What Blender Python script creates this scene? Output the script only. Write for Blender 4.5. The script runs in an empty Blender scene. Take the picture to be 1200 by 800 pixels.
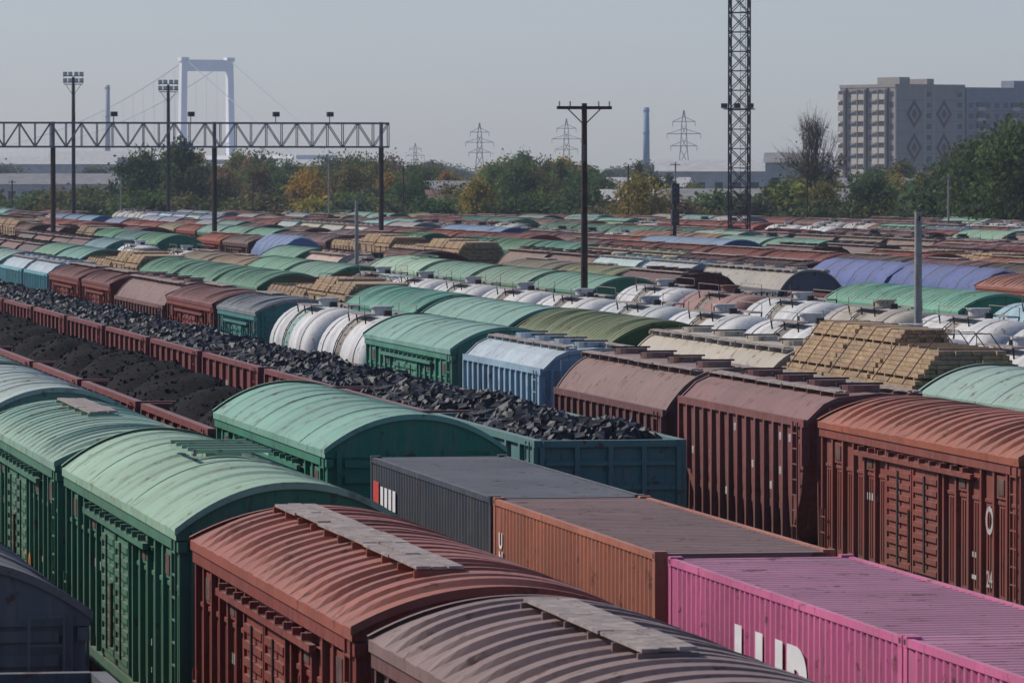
import bpy, math, random
from mathutils import Vector, Matrix, noise
R = random.Random(7)
sc = bpy.context.scene
PI = math.pi
# ------------------------------------------------------------------ materials
def newmat(name):
    m = bpy.data.materials.new(name); m.use_nodes = True
    nt = m.node_tree
    b = nt.nodes['Principled BSDF']
    return m, nt, b
def N(nt, t, **kw):
    n = nt.nodes.new(t)
    for k, v in kw.items(): setattr(n, k, v)
    return n
def L(nt, a, b): nt.links.new(a, b)
def mixc(nt, fac, a, b, mode='MIX'):
    n = N(nt, 'ShaderNodeMix', data_type='RGBA', blend_type=mode)
    for sock, v in ((n.inputs[0], fac), (n.inputs[6], a), (n.inputs[7], b)):
        if isinstance(v, bpy.types.NodeSocket): L(nt, v, sock)
        elif isinstance(v, (int, float)): sock.default_value = v
        else: sock.default_value = (*v, 1)
    return n.outputs[2]
def maprange(nt, v, a, b, c, d):
    n = N(nt, 'ShaderNodeMapRange'); L(nt, v, n.inputs[0])
    for i, x in enumerate((a, b, c, d)): n.inputs[i + 1].default_value = x
    return n.outputs[0]
def math2(nt, op, a, b):
    n = N(nt, 'ShaderNodeMath', operation=op)
    for s, v in ((n.inputs[0], a), (n.inputs[1], b)):
        if isinstance(v, bpy.types.NodeSocket): L(nt, v, s)
        else: s.default_value = v
    return n.outputs[0]
def coords(nt, scale=(1, 1, 1), rnd=True):
    tc = N(nt, 'ShaderNodeTexCoord'); mp = N(nt, 'ShaderNodeMapping')
    mp.inputs['Scale'].default_value = scale
    if rnd:
        oi = N(nt, 'ShaderNodeObjectInfo')
        c = N(nt, 'ShaderNodeVectorMath', operation='SCALE'); c.inputs[0].default_value = (37, 51, 23)
        L(nt, oi.outputs['Random'], c.inputs['Scale'])
        ad = N(nt, 'ShaderNodeVectorMath', operation='ADD')
        L(nt, tc.outputs['Object'], ad.inputs[0]); L(nt, c.outputs[0], ad.inputs[1])
        L(nt, ad.outputs[0], mp.inputs[0])
    else: L(nt, tc.outputs['Object'], mp.inputs[0])
    return mp.outputs[0], tc
def noise_n(nt, vec, scale, detail=5, rough=.6):
    n = N(nt, 'ShaderNodeTexNoise'); L(nt, vec, n.inputs['Vector'])
    n.inputs['Scale'].default_value = scale; n.inputs['Detail'].default_value = detail
    n.inputs['Roughness'].default_value = rough
    return n.outputs[0]
def bump(nt, b, h, st, dist=.02):
    n = N(nt, 'ShaderNodeBump'); n.inputs['Strength'].default_value = st; n.inputs['Distance'].default_value = dist
    L(nt, h, n.inputs['Height']); L(nt, n.outputs[0], b.inputs['Normal'])

def paint_mat(name, roof=False, dirt=1.0):
    m, nt, b = newmat(name)
    if roof:
        a = N(nt, 'ShaderNodeAttribute', attribute_type='OBJECT', attribute_name='roof'); col = a.outputs['Color']
    else:
        oi = N(nt, 'ShaderNodeObjectInfo'); col = oi.outputs['Color']
    v, tc = coords(nt)
    vs, _ = coords(nt, (3.0, 3.0, .35) if not roof else (.5, 3.5, .5))
    n1 = noise_n(nt, v, .55, 5); n2 = noise_n(nt, vs, 1.6, 6, .7); n3 = noise_n(nt, v, 2.3, 8, .72)
    # sheet-by-sheet differences in fading
    sp = N(nt, 'ShaderNodeSeparateXYZ'); L(nt, tc.outputs['Object'], sp.inputs[0])
    oi2 = N(nt, 'ShaderNodeObjectInfo')
    fl = math2(nt, 'FLOOR', math2(nt, 'DIVIDE', math2(nt, 'ADD', sp.outputs[1], 40.0), 1.5 if roof else .98), 0.0)
    wn = N(nt, 'ShaderNodeTexWhiteNoise', noise_dimensions='2D'); cb = N(nt, 'ShaderNodeCombineXYZ')
    L(nt, fl, cb.inputs[0]); L(nt, math2(nt, 'MULTIPLY', oi2.outputs['Random'], 91.0), cb.inputs[1]); L(nt, cb.outputs[0], wn.inputs['Vector'])
    col = mixc(nt, maprange(nt, wn.outputs[0], 0, 1, 0, .34), col, mixc(nt, 1.0, col, (.55, .55, .55), 'MULTIPLY'))
    c = mixc(nt, maprange(nt, n1, .3, .7, .0, .6), col, mixc(nt, 1.0, col, (.60, .60, .60), 'MULTIPLY'))
    c = mixc(nt, maprange(nt, n2, .46, .76, 0, .40 * dirt), c, (.22, .18, .14))
    geo = N(nt, 'ShaderNodeNewGeometry'); sx = N(nt, 'ShaderNodeSeparateXYZ'); L(nt, geo.outputs['Normal'], sx.inputs[0])
    up = maprange(nt, sx.outputs[2], .3, 1, 0, (.22 if roof else .35) * dirt)
    up = math2(nt, 'MULTIPLY', up, maprange(nt, n3, .3, .65, .2, 1.3))
    c = mixc(nt, up, c, (.31, .28, .24))
    c = mixc(nt, maprange(nt, n3, .575 if roof else .60, .65, 0, .75 * dirt), c, (.085, .035, .022))
    n4 = noise_n(nt, vs, 4.0, 4, .6)
    c = mixc(nt, maprange(nt, n4, .58, .70, 0, .5 * dirt), c, (.045, .03, .025))
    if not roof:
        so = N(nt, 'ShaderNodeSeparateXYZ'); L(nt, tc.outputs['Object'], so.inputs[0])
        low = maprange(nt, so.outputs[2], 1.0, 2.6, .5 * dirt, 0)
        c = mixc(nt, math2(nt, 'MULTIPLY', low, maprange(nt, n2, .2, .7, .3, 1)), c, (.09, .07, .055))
    L(nt, c, b.inputs['Base Color'])
    L(nt, maprange(nt, n3, .3, .7, .58, .85), b.inputs['Roughness'])
    b.inputs['Specular IOR Level'].default_value = .16 if roof else .3
    bump(nt, b, n1 if roof else n3, .4, .07 if roof else .03)
    return m
def simple(name, col, rough=.7, nscale=3, var=.4, metal=0, bmp=.2, spec=.4):
    m, nt, b = newmat(name); v, _ = coords(nt)
    n = noise_n(nt, v, nscale, 6)
    c = mixc(nt, maprange(nt, n, .3, .7, 0, 1), tuple(x * (1 - var) for x in col), tuple(min(1, x * (1 + var)) for x in col))
    L(nt, c, b.inputs['Base Color']); b.inputs['Roughness'].default_value = rough; b.inputs['Metallic'].default_value = metal
    b.inputs['Specular IOR Level'].default_value = spec
    if bmp: bump(nt, b, n, bmp, .03)
    return m
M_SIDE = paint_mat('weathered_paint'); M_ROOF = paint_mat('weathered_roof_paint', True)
M_STEEL = simple('underframe_steel', (.022, .02, .018), .75)
M_COAL = simple('lump_coal', (.018, .018, .019), .58, 6, .6, 0, .4, .38)
M_COALF = simple('fine_coal', (.016, .0145, .014), .95, 9, .5, 0, .8, .1)
m, nt, b = newmat('sawn_timber')
v, tc = coords(nt, (1, .12, 1)); n1 = noise_n(nt, v, 9, 4); n2 = noise_n(nt, coords(nt)[0], .7, 4)
oi = N(nt, 'ShaderNodeObjectInfo')
c = mixc(nt, maprange(nt, n1, .3, .7, 0, 1), (.27, .165, .08), (.52, .36, .19))
c = mixc(nt, maprange(nt, n2, .40, .70, 0, .7), c, (.22, .15, .10))
c = mixc(nt, maprange(nt, oi.outputs['Random'], 0, 1, 0, .55), c, (.24, .17, .115))
L(nt, c, b.inputs['Base Color']); b.inputs['Roughness'].default_value = .8; bump(nt, b, n1, .5, .02)
M_WOOD = m
M_WALK = simple('walkway_boards', (.27, .22, .19), .85, 5, .4, 0, .2, .2)
M_RUST = simple('rusty_steel', (.10, .05, .035), .85, 4, .5)
M_MARK = simple('white_marking', (.36, .34, .32), .8, 6, .3)
CARM = [M_SIDE, M_ROOF, M_STEEL, M_COAL, M_COALF, M_WOOD, M_WALK, M_RUST, M_MARK]
S, RF, ST, CL, CF, WD, WK, RU, MK = range(9)
# ------------------------------------------------------------------ mesh builder
class MB:
    def __init__(s): s.v = []; s.f = []; s.m = []; s.sm = []
    def face(s, idx, mat, sm=False): s.f.append(idx); s.m.append(mat); s.sm.append(sm)
    def box(s, x0, x1, y0, y1, z0, z1, mat=0):
        if x0 > x1: x0, x1 = x1, x0
        b = len(s.v)
        s.v += [(x0, y0, z0), (x1, y0, z0), (x1, y1, z0), (x0, y1, z0), (x0, y0, z1), (x1, y0, z1), (x1, y1, z1), (x0, y1, z1)]
        for q in ((0, 3, 2, 1), (4, 5, 6, 7), (0, 1, 5, 4), (1, 2, 6, 5), (2, 3, 7, 6), (3, 0, 4, 7)):
            s.face(tuple(b + i for i in q), mat)
    def beam(s, p0, p1, w, mat=0, n=4, w1=None, cap=True, sm=False):
        p0 = Vector(p0); p1 = Vector(p1); d = (p1 - p0)
        if d.length < 1e-6: return
        d.normalize(); a = Vector((0, 0, 1)) if abs(d.z) < .9 else Vector((1, 0, 0))
        u = d.cross(a).normalized(); v = d.cross(u); b = len(s.v); w1 = w if w1 is None else w1
        for p, r in ((p0, w), (p1, w1)):
            for i in range(n):
                t = 2 * PI * (i + .5) / n
                s.v.append(tuple(p + (u * math.cos(t) + v * math.sin(t)) * r))
        for i in range(n):
            j = (i + 1) % n; s.face((b + i, b + j, b + n + j, b + n + i), mat, sm)
        if cap:
            s.face(tuple(b + i for i in range(n))[::-1], mat); s.face(tuple(b + n + i for i in range(n)), mat)
    def grid(s, rows, mat, sm=False, closed=False):
        b = len(s.v); n = len(rows[0])
        for r in rows: s.v += [tuple(p) for p in r]
        for i in range(len(rows) - 1):
            for j in range(n if closed else n - 1):
                k = (j + 1) % n
                s.face((b + i * n + j, b + i * n + k, b + (i + 1) * n + k, b + (i + 1) * n + j), mat, sm)
        return b
    def poly(s, pts, mat):
        b = len(s.v); s.v += [tuple(p) for p in pts]; s.face(tuple(range(b, b + len(pts))), mat)
    def prism(s, prof, y0, y1, mat):
        b = len(s.v); n = len(prof)
        s.v += [(x, y0, z) for x, z in prof] + [(x, y1, z) for x, z in prof]
        for i in range(n):
            j = (i + 1) % n; s.face((b + i, b + j, b + n + j, b + n + i), mat)
        s.face(tuple(range(b, b + n))[::-1], mat); s.face(tuple(range(b + n, b + 2 * n)), mat)
    def mesh(s, name, mats):
        me = bpy.data.meshes.new(name); me.from_pydata(s.v, [], s.f)
        for m in mats: me.materials.append(m)
        me.polygons.foreach_set('material_index', s.m); me.polygons.foreach_set('use_smooth', s.sm)
        me.update(); return me
def obj(name, me, loc=(0, 0, 0), rz=0, parent=None, sc_=(1, 1, 1)):
    o = bpy.data.objects.new(name, me); o.location = loc; o.rotation_euler = (0, 0, rz); o.scale = sc_
    sc.collection.objects.link(o)
    if parent: o.parent = parent
    return o
# ------------------------------------------------------------------ rolling stock parts
def bogie(b, y):
    for dy in (-.93, .93):
        for s in (-1, 1):
            b.beam((s * .70, y + dy, .475), (s * .84, y + dy, .475), .475, RU, 20)
        b.beam((-1.0, y + dy, .475), (1.0, y + dy, .475), .09, ST, 8)
    for s in (-1, 1):
        b.box(s * .93, s * 1.08, y - 1.2, y - .62, .38, .62, ST); b.box(s * .93, s * 1.08, y + .62, y + 1.2, .38, .62, ST)
        b.box(s * .93, s * 1.10, y - .62, y + .62, .32, .50, ST); b.box(s * .94, s * 1.07, y - .65, y + .65, .72, .86, ST)
        for k in (-.18, 0.0, .18): b.beam((s * 1.0, y + k, .5), (s * 1.0, y + k, .72), .07, RU, 8)
    b.box(-.9, .9, y - .2, y + .2, .6, .95, ST)
def under(b, Lc, floor=1.15):
    b.box(-.22, .22, -Lc / 2, Lc / 2, .78, floor - .01, ST)
    for e in (-1, 1):
        bogie(b, e * (Lc / 2 - 2.4)); b.box(-.13, .13, e * Lc / 2 if e > 0 else -Lc / 2 - .5, e * Lc / 2 + .5 if e > 0 else -Lc / 2, .92, 1.18, ST)
        b.beam((.3, e * (Lc / 2), 1.0), (.35, e * (Lc / 2 + .3), .5), .03, ST, 6)
    b.beam((-.7, -1.6, .8), (-.7, -.6, .8), .22, ST, 10); b.box(.4, .9, .3, 1.1, .55, .95, ST)
    for y in [i * 1.6 for i in range(-3, 4)]: b.box(-1.45, 1.45, y - .06, y + .06, .98, floor - .005, ST)
def arch(hw, z0, rise, nx=22, p=2.3):
    out = []
    for i in range(nx + 1):
        t = -1 + 2 * i / nx; out.append((hw * t, z0 + rise * (1 - abs(t) ** p)))
    return out
def roof(b, Lc, hw, z0, rise, style, mat=RF, p=2.1):
    A = arch(hw, z0, rise, 22, p); st = []
    y = -Lc / 2
    if style == 'rib': pitch, w, h = .74, .34, .085
    elif style == 'fine': pitch, w, h = .45, .2, .07
    else: pitch, w, h = 1.5, .06, .028
    st.append((y, 0)); n = int((Lc - .3) / pitch); off = (Lc - n * pitch) / 2
    for i in range(n):
        c = -Lc / 2 + off + pitch * (i + .5)
        st += [(c - w / 2 - .03, 0), (c - w / 2 + .03, h), (c + w / 2 - .03, h), (c + w / 2 + .03, 0)]
    st.append((Lc / 2, 0))
    rows = []
    rr = random.Random(int(Lc * 10))
    for yy, hh in st:
        dz = rr.uniform(-.01, .01)
        r = [(x, yy, z + dz + hh * (1 - abs(x / hw) ** 8)) for x, z in A]
        r = [(-hw, yy, z0 - .13)] + r + [(hw, yy, z0 - .13)]; rows.append(r)
    b.grid(rows, mat)
    for e in (-1, 1):
        yy = e * Lc / 2
        b.poly([(x, yy - e * .02, z) for x, z in ([(-hw, z0 - .13)] + A + [(hw, z0 - .13)])], S)
        ra = [[(x * 1.01, yy - e * .09, z + .04) for x, z in A], [(x * 1.01, yy + e * .03, z + .04) for x, z in A], [(x * 1.01, yy + e * .03, z - .06) for x, z in A]]
        b.grid(ra, mat)
def walkway(b, x, y0, y1, z, w=.28):
    rr = random.Random(int(y0 * 10 + x * 7))
    seg = int((y1 - y0) / 2.4) + 1; sl = (y1 - y0) / seg
    for q in range(seg):
        a, c2 = y0 + q * sl, y0 + (q + 1) * sl - .015
        for k in (-1, 0, 1):
            dz = rr.uniform(-.012, .012); dx = rr.uniform(-.015, .015)
            b.box(x + dx + k * w * .68 - w * .3, x + dx + k * w * .68 + w * .3, a, c2 + rr.uniform(-.05, 0), z + dz, z + dz + .035, WK)
    n = max(2, int((y1 - y0) / 1.1))
    for i in range(n + 1):
        yy = y0 + .05 + (y1 - y0 - .1) * i / n; b.box(x - w * 1.05, x + w * 1.05, yy - .03, yy + .03, z - .10, z - .014, RF)
def ladder(b, x, y, z0, z1, w=.4, ax='y', mat=S):
    for k in (-w / 2, w / 2):
        p = (x, y + k) if ax == 'y' else (x + k, y)
        b.beam((*p, z0), (*p, z1), .022, mat, 4)
    n = int((z1 - z0) / .32)
    for i in range(n + 1):
        z = z0 + .05 + i * .32
        if ax == 'y': b.beam((x, y - w / 2, z), (x, y + w / 2, z), .018, mat, 4)
        else: b.beam((x - w / 2, y, z), (x + w / 2, y, z), .018, mat, 4)
def boxcar(name, style, Lc=15.0, rise=.62, eave=3.95, platform=None):
    b = MB(); under(b, Lc); hw = 1.53
    b.box(-hw, hw, -Lc / 2 + .06, Lc / 2 - .06, 1.15, eave - .02, S)
    roof(b, Lc, 1.67, eave, rise, style)
    for s in (-1, 1):
        X = lambda d: s * (hw + d)
        b.box(X(-.02), X(.11), -Lc / 2, Lc / 2, eave - .30, eave - .145, S)
        b.box(X(-.02), X(.10), -Lc / 2, Lc / 2, 1.05, 1.27, S)
        door = 2.05
        ys = []
        half = Lc / 2 - .12; n = 7
        for e in (-1, 1):
            for i in range(n): ys.append(e * (door + .1 + (half - door - .1) * i / (n - 1)))
        for y in ys: b.box(X(-.01), X(.085), y - .055, y + .055, 1.27, eave - .30, S)
        for e in (-1, 1):
            seg = (half - door - .1) / (n - 1)
            for i in range(n - 1):
                yc = e * (door + .1 + seg * (i + .5))
                for k in (-.16, .0, .16): b.box(X(-.01), X(.028), yc + k - .035, yc + k + .035, 1.45, 3.0, S)
                b.box(X(-.01), X(.03), yc - seg * .36, yc + seg * .36, 3.06, 3.12, S)
                if i in (1, 4):
                    b.box(X(-.01), X(.055), yc - .3, yc + .3, 3.17, 3.58, S); b.box(X(.055), X(.075), yc - .22, yc + .22, 3.23, 3.52, RU)
        b.box(X(.0), X(.05), -2 * door - .4, door, 3.42, 3.47, S)
        b.box(X(.10), X(.18), -2 * door - .3, 2 * door + .3, eave - .52, eave - .43, S)
        for k in range(-5, 6): b.box(X(.08), X(.2), k * .78 - .04, k * .78 + .04, eave - .42, eave - .33, S)
        for lf in (-1, 1):
            y0, y1 = (0.02, door - .07) if lf > 0 else (-door + .07, -.02)
            b.box(X(-.01), X(.09), y0, y1, 1.32, eave - .53, S)
            for i in range(9):
                z = 1.45 + i * .215; b.box(X(.09), X(.135), y0 + .14, y1 - .14, z, z + .10, S)
            for y in (y0 + .02, y1 - .10): b.box(X(.09), X(.125), y, y + .08, 1.34, eave - .55, S)
            ym = (y0 + y1) / 2; b.box(X(.135), X(.16), ym - .05, ym + .05, 1.5, 3.3, ST)
        b.beam((X(.17), .05, 1.6), (X(.17), .05, 2.6), .03, RU, 6)
        ladder(b, X(.12), -Lc / 2 + .4, .7, eave - .1); ladder(b, X(.12), Lc / 2 - .4, .7, 2.2)
        for i in range(5): b.box(X(.029), X(.033), 2.95 + i * .2, 3.05 + i * .2, 2.58, 2.72, MK)
        for i in range(4): b.box(X(.029), X(.033), -4.3 + i * .17, -4.2 + i * .17, 2.0, 2.1, MK)
        b.box(X(.029), X(.033), -4.3, -4.0, 1.6, 1.68, MK)
    for e in (-1, 1):
        yy = e * (Lc / 2 - .06)
        for i in range(9):
            z = 1.4 + i * .28; b.box(-1.3, 1.3, min(yy, yy + e * .05), max(yy, yy + e * .05), z, z + .13, S)
        for x in (-1.45, -.5, .5, 1.38): b.box(x, x + .08, min(yy, yy + e * .09), max(yy, yy + e * .09), 1.2, eave, S)
        ladder(b, 1.15, e * (Lc / 2 + .1), 1.0, eave, ax='x')
    zt = eave + rise + .12
    if platform == 'long': walkway(b, -.42, -Lc / 2 + 1.6, Lc / 2 - 1.4, zt - .0)
    elif platform == 'mid': walkway(b, -.1, -Lc * .05, Lc * .36, zt + .02)
    elif platform == 'frame':
        for y in (-1.5, -.75, 0, .75, 1.5): b.box(-.6, .6, y - .035, y + .035, zt - .02, zt + .04, RF)
        for x in (-.62, .56): b.box(x, x + .06, -1.6, 1.6, zt - .06, zt - .021, RF)
        b.box(-.28, .28, -.5, .5, zt - .14, zt - .07, RF)
    return b.mesh(name, CARM)
def tarped(name, Lc=15.0):
    b = MB(); under(b, Lc, 1.3); hw = 1.5; rr = random.Random(5)
    b.box(-hw, hw, -Lc / 2 + .05, Lc / 2 - .05, 1.3, 3.4, S)
    for s in (-1, 1):
        for i in range(11):
            y = -Lc / 2 + .2 + (Lc - .4) * i / 10; b.box(s * hw, s * (hw + .1), y - .07, y + .07, 1.35, 3.1, S)
    prof = [(-1.63, 2.9), (-1.60, 3.5), (-1.2, 4.1), (-.5, 4.55), (0, 4.68), (.5, 4.55), (1.2, 4.1), (1.60, 3.5), (1.63, 2.9)]
    rows = []
    n = 60
    for i in range(n + 1):
        y = -Lc / 2 + Lc * i / n; sag = .07 * noise.noise(Vector((i * .35, 3, 0)))
        rows.append([(x * (1 + rr.uniform(-.006, .006)), y, z + (sag + .05 * noise.noise(Vector((i * .5, x * 2, 5))) if abs(x) < 1.5 else 0) - (.12 if i in (0, n) else 0)) for x, z in prof])
    b.grid(rows, RF, sm=True)
    for e in (-1, 1): b.poly([(x, e * (Lc / 2 - .01), z - .12) for x, z in prof], RF)
    for i in range(1, 5):
        y = -Lc / 2 + Lc * i / 5
        for k in range(8): b.beam((prof[k][0], y, prof[k][1] + .06), (prof[k + 1][0], y, prof[k + 1][1] + .06), .012, WK, 4)
    return b.mesh(name, CARM)
def hopper(name, kind='round', Lc=13.4):
    b = MB(); under(b, Lc, 1.2)
    for e in (-1, 1): b.box(-1.45, 1.45, min(e * (Lc / 2 - 2.2), e * Lc / 2), max(e * (Lc / 2 - 2.2), e * Lc / 2), 1.05, 1.2, S)
    if kind == 'round': hw, ez, A = 1.56, 3.45, arch(1.56, 3.45, .98, 20, 2.6)
    else: hw, ez, A = 1.56, 3.85, [(-1.56, 3.85), (-1.2, 4.2), (-.9, 4.34), (0, 4.42), (.9, 4.34), (1.2, 4.2), (1.56, 3.85)]
    hl = Lc / 2 - .25
    loops = [(1.25, 1.2, hl - 1.7), (1.6, 1.50, hl - 1.35), (2.3, 1.54, hl - .55), (ez, hw, hl)]
    rows = []
    for z, w, l in loops: rows.append([(-w, -l, z), (w, -l, z), (w, l, z), (-w, l, z)])
    b.grid(rows, S, closed=True)
    yy = [-hl, -hl * .5, 0, hl * .5, hl]
    b.grid([[(x, y, z) for x, z in A] for y in yy], RF)
    for e in (-1, 1): b.poly([(x, e * (hl - .005), z) for x, z in A], S)
    for e in (-1, 1): b.grid([[(x * 1.01, e * (hl - .06), z + .03) for x, z in A], [(x * 1.01, e * (hl + .05), z + .03) for x, z in A], [(x * 1.01, e * (hl + .05), z - .07) for x, z in A]], RF)
    n = 17 if kind == 'round' else 15
    for s in (-1, 1):
        b.box(s * (hw - .02), s * (hw + .07), -hl - .02, hl + .02, ez - .1, ez + .06, S)
        for i in range(n):
            y = -hl + .12 + (2 * hl - .24) * i / (n - 1)
            z0 = 1.28 if abs(y) < hl - 1.5 else (1.75 if abs(y) < hl - 1.0 else (2.3 if abs(y) < hl - .4 else 2.95))
            wd = .045 if kind == 'round' else .07
            b.box(s * 1.48, s * (hw + .085), y - wd, y + wd, z0, ez - .1, S)
            if kind != 'round' and i < n - 1:
                for k in range(5):
                    z = 1.95 + k * .36
                    if z > z0 + .2: b.box(s * 1.52, s * (hw + .03), y + .26, y + .48, z, z + .16, MK if R.random() < .08 else S)
        ladder(b, s * (hw + .12), -hl + .5, 1.0, ez)
        b.box(s * 1.5, s * 1.62, -hl + 1.4, hl - 1.4, 1.2, 1.36, S)
    zt = A[len(A) // 2][1]
    for y in [hl * k for k in (-.72, -.24, .24, .72)]:
        b.beam((0, y, zt - .1), (0, y, zt + .14), .42, RF, 18); b.box(-.5, .5, y - .04, y + .04, zt + .14, zt + .18, ST)
    for s in (-1, 1):
        walkway(b, s * .78, -hl + .1, hl - .1, zt + .03 - (.05 if kind == 'round' else 0), .15)
    for e in (-1, 1):
        for x in (-1.3, -.6, .6, 1.3): b.beam((x, e * (hl - .02), ez), (x * .95, e * (hl - 1.2), 1.6), .06, S, 4)
        b.beam((1.3, e * (Lc / 2 - .1), 1.2), (1.3, e * (hl), ez), .05, S, 4); b.beam((-1.3, e * (Lc / 2 - .1), 1.2), (-1.3, e * hl, ez), .05, S, 4)
        ladder(b, -.9, e * (Lc / 2 - .05), 1.2, ez + .3, ax='x')
    for y in (-2.6, 0, 2.6):
        b.prism([(-1.0, 1.25), (1.0, 1.25), (.5, .6), (-.5, .6)], y - .5, y + .5, ST)
    return b.mesh(name, CARM)
def gondola(name, load='lump', Lc=13.0, seed=1):
    rr = random.Random(seed); b = MB(); under(b, Lc, 1.3); hw = 1.50; top = 3.48; f = 1.38
    b.box(-hw, hw, -Lc / 2 + .1, Lc / 2 - .1, 1.3, f, S)
    for s in (-1, 1):
        b.box(s * (hw - .06), s * hw, -Lc / 2 + .05, Lc / 2 - .05, f, top - .1, S)
        b.box(s * (hw - .09), s * (hw + .09), -Lc / 2, Lc / 2, top - .1, top + .04, S)
        b.box(s * (hw - .0), s * (hw + .08), -Lc / 2, Lc / 2, 1.25, 1.42, S)
        n = 9
        for i in range(n):
            y = -Lc / 2 + .1 + (Lc - .2) * i / (n - 1); b.box(s * (hw - .0), s * (hw + .1), y - .09, y + .09, 1.42, top - .1, S)
            if i < n - 1:
                yc = y + (Lc - .2) / (n - 1) / 2
                b.box(s * hw, s * (hw + .04), yc - .5, yc + .5, 2.42, 2.5, S); b.box(s * hw, s * (hw + .05), yc - .04, yc + .04, 1.42, 2.42, S)
        ladder(b, s * (hw + .14), -Lc / 2 + .5, .8, top)
        for i in range(5): b.box(s * (hw + .003), s * (hw + .007), 1.0 + i * .19, 1.12 + i * .19, 2.66, 2.86, MK)
    for e in (-1, 1):
        y0, y1 = sorted((e * (Lc / 2 - .1), e * (Lc / 2 - .04))); b.box(-hw + .06, hw - .06, y0, y1, f, top - .1, S)
        y0, y1 = sorted((e * (Lc / 2 - .12), e * (Lc / 2 + .06))); b.box(-hw + .09, hw - .09, y0, y1, top - .1, top + .04, S)
        y0, y1 = sorted((e * (Lc / 2 - .04), e * (Lc / 2 + .07)))
        for x in (-1.48, -.75, -.05, .65, 1.38): b.box(x, x + .1, y0, y1, 1.3, top - .1, S)
        y1b, y0b = sorted((e * (Lc / 2 - .04), e * (Lc / 2 + .03)))
        for z in (1.9, 2.5, 3.0): b.box(-1.36, 1.36, min(y0b, y1b), max(y0b, y1b), z, z + .1, S)
    iw = hw - .07; il = Lc / 2 - .11
    def H(x, y):
        ed = max(0, 1 - (abs(x) / iw) ** 2.2); el = min(1, (il - abs(y)) / 1.2)
        if load == 'fine':
            w = 0
            off = .35 * math.sin(seed * 5)
            for c in (-il * .5 + off, il * .5 - off * .6):
                w = max(w, math.exp(-((y - c) / (il * (.30 + .04 * math.sin(seed * 3 + c)))) ** 2))
            return 3.05 + 1.05 * w * (.15 + .85 * ed ** .7) + .16 * noise.noise(Vector((x * 1.1, y * 1.1, seed)))
        if load == 'lump': return 3.20 + .66 * ed * max(0, el) ** .6 * (.62 + .6 * noise.noise(Vector((x * .4, y * .45, seed * 7)))) + .12 * noise.noise(Vector((x * 2.2, y * 2.2, seed)))
        return 1.6 + .1 * noise.noise(Vector((x, y, seed)))
    st = .16 if load == 'lump' else .2
    nx = int(2 * iw / st); ny = int(2 * il / st)
    jit = {'lump': .05, 'fine': .012}.get(load, .02)
    rows = [[(-iw + 2 * iw * i / nx, -il + 2 * il * j / ny, H(-iw + 2 * iw * i / nx, -il + 2 * il * j / ny) + rr.uniform(-jit, jit)) for i in range(nx + 1)] for j in range(ny + 1)]
    b.grid(rows, CF if load != 'lump' else CL, sm=(load == 'fine'))
    cnt = 3600 if load == 'lump' else (700 if load == 'fine' else 0)
    for _ in range(cnt):
        x = rr.uniform(-iw + .1, iw - .1); y = rr.uniform(-il + .1, il - .1)
        r = (.04 + .12 * rr.random() ** 2.8) if load == 'lump' else .015 + .045 * rr.random() ** 3
        z = H(x, y) + r * .3
        M = Matrix.Rotation(rr.uniform(0, 6.3), 3, Vector((rr.gauss(0, 1), rr.gauss(0, 1), rr.gauss(0, 1))).normalized())
        k = len(b.v)
        for cx in (-1, 1):
            for cy in (-1, 1):
                for cz in (-1, 1):
                    p = M @ Vector((cx * rr.uniform(.5, 1.1), cy * rr.uniform(.4, 1), cz * rr.uniform(.4, .9))) * r
                    b.v.append((x + p.x, y + p.y, z + p.z))
        for q in ((0, 1, 3, 2), (4, 6, 7, 5), (0, 4, 5, 1), (2, 3, 7, 6), (0, 2, 6, 4), (1, 5, 7, 3)): b.face(tuple(k + i for i in q), CL if load == 'lump' else CF)
    return b.mesh(name, CARM)
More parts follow.
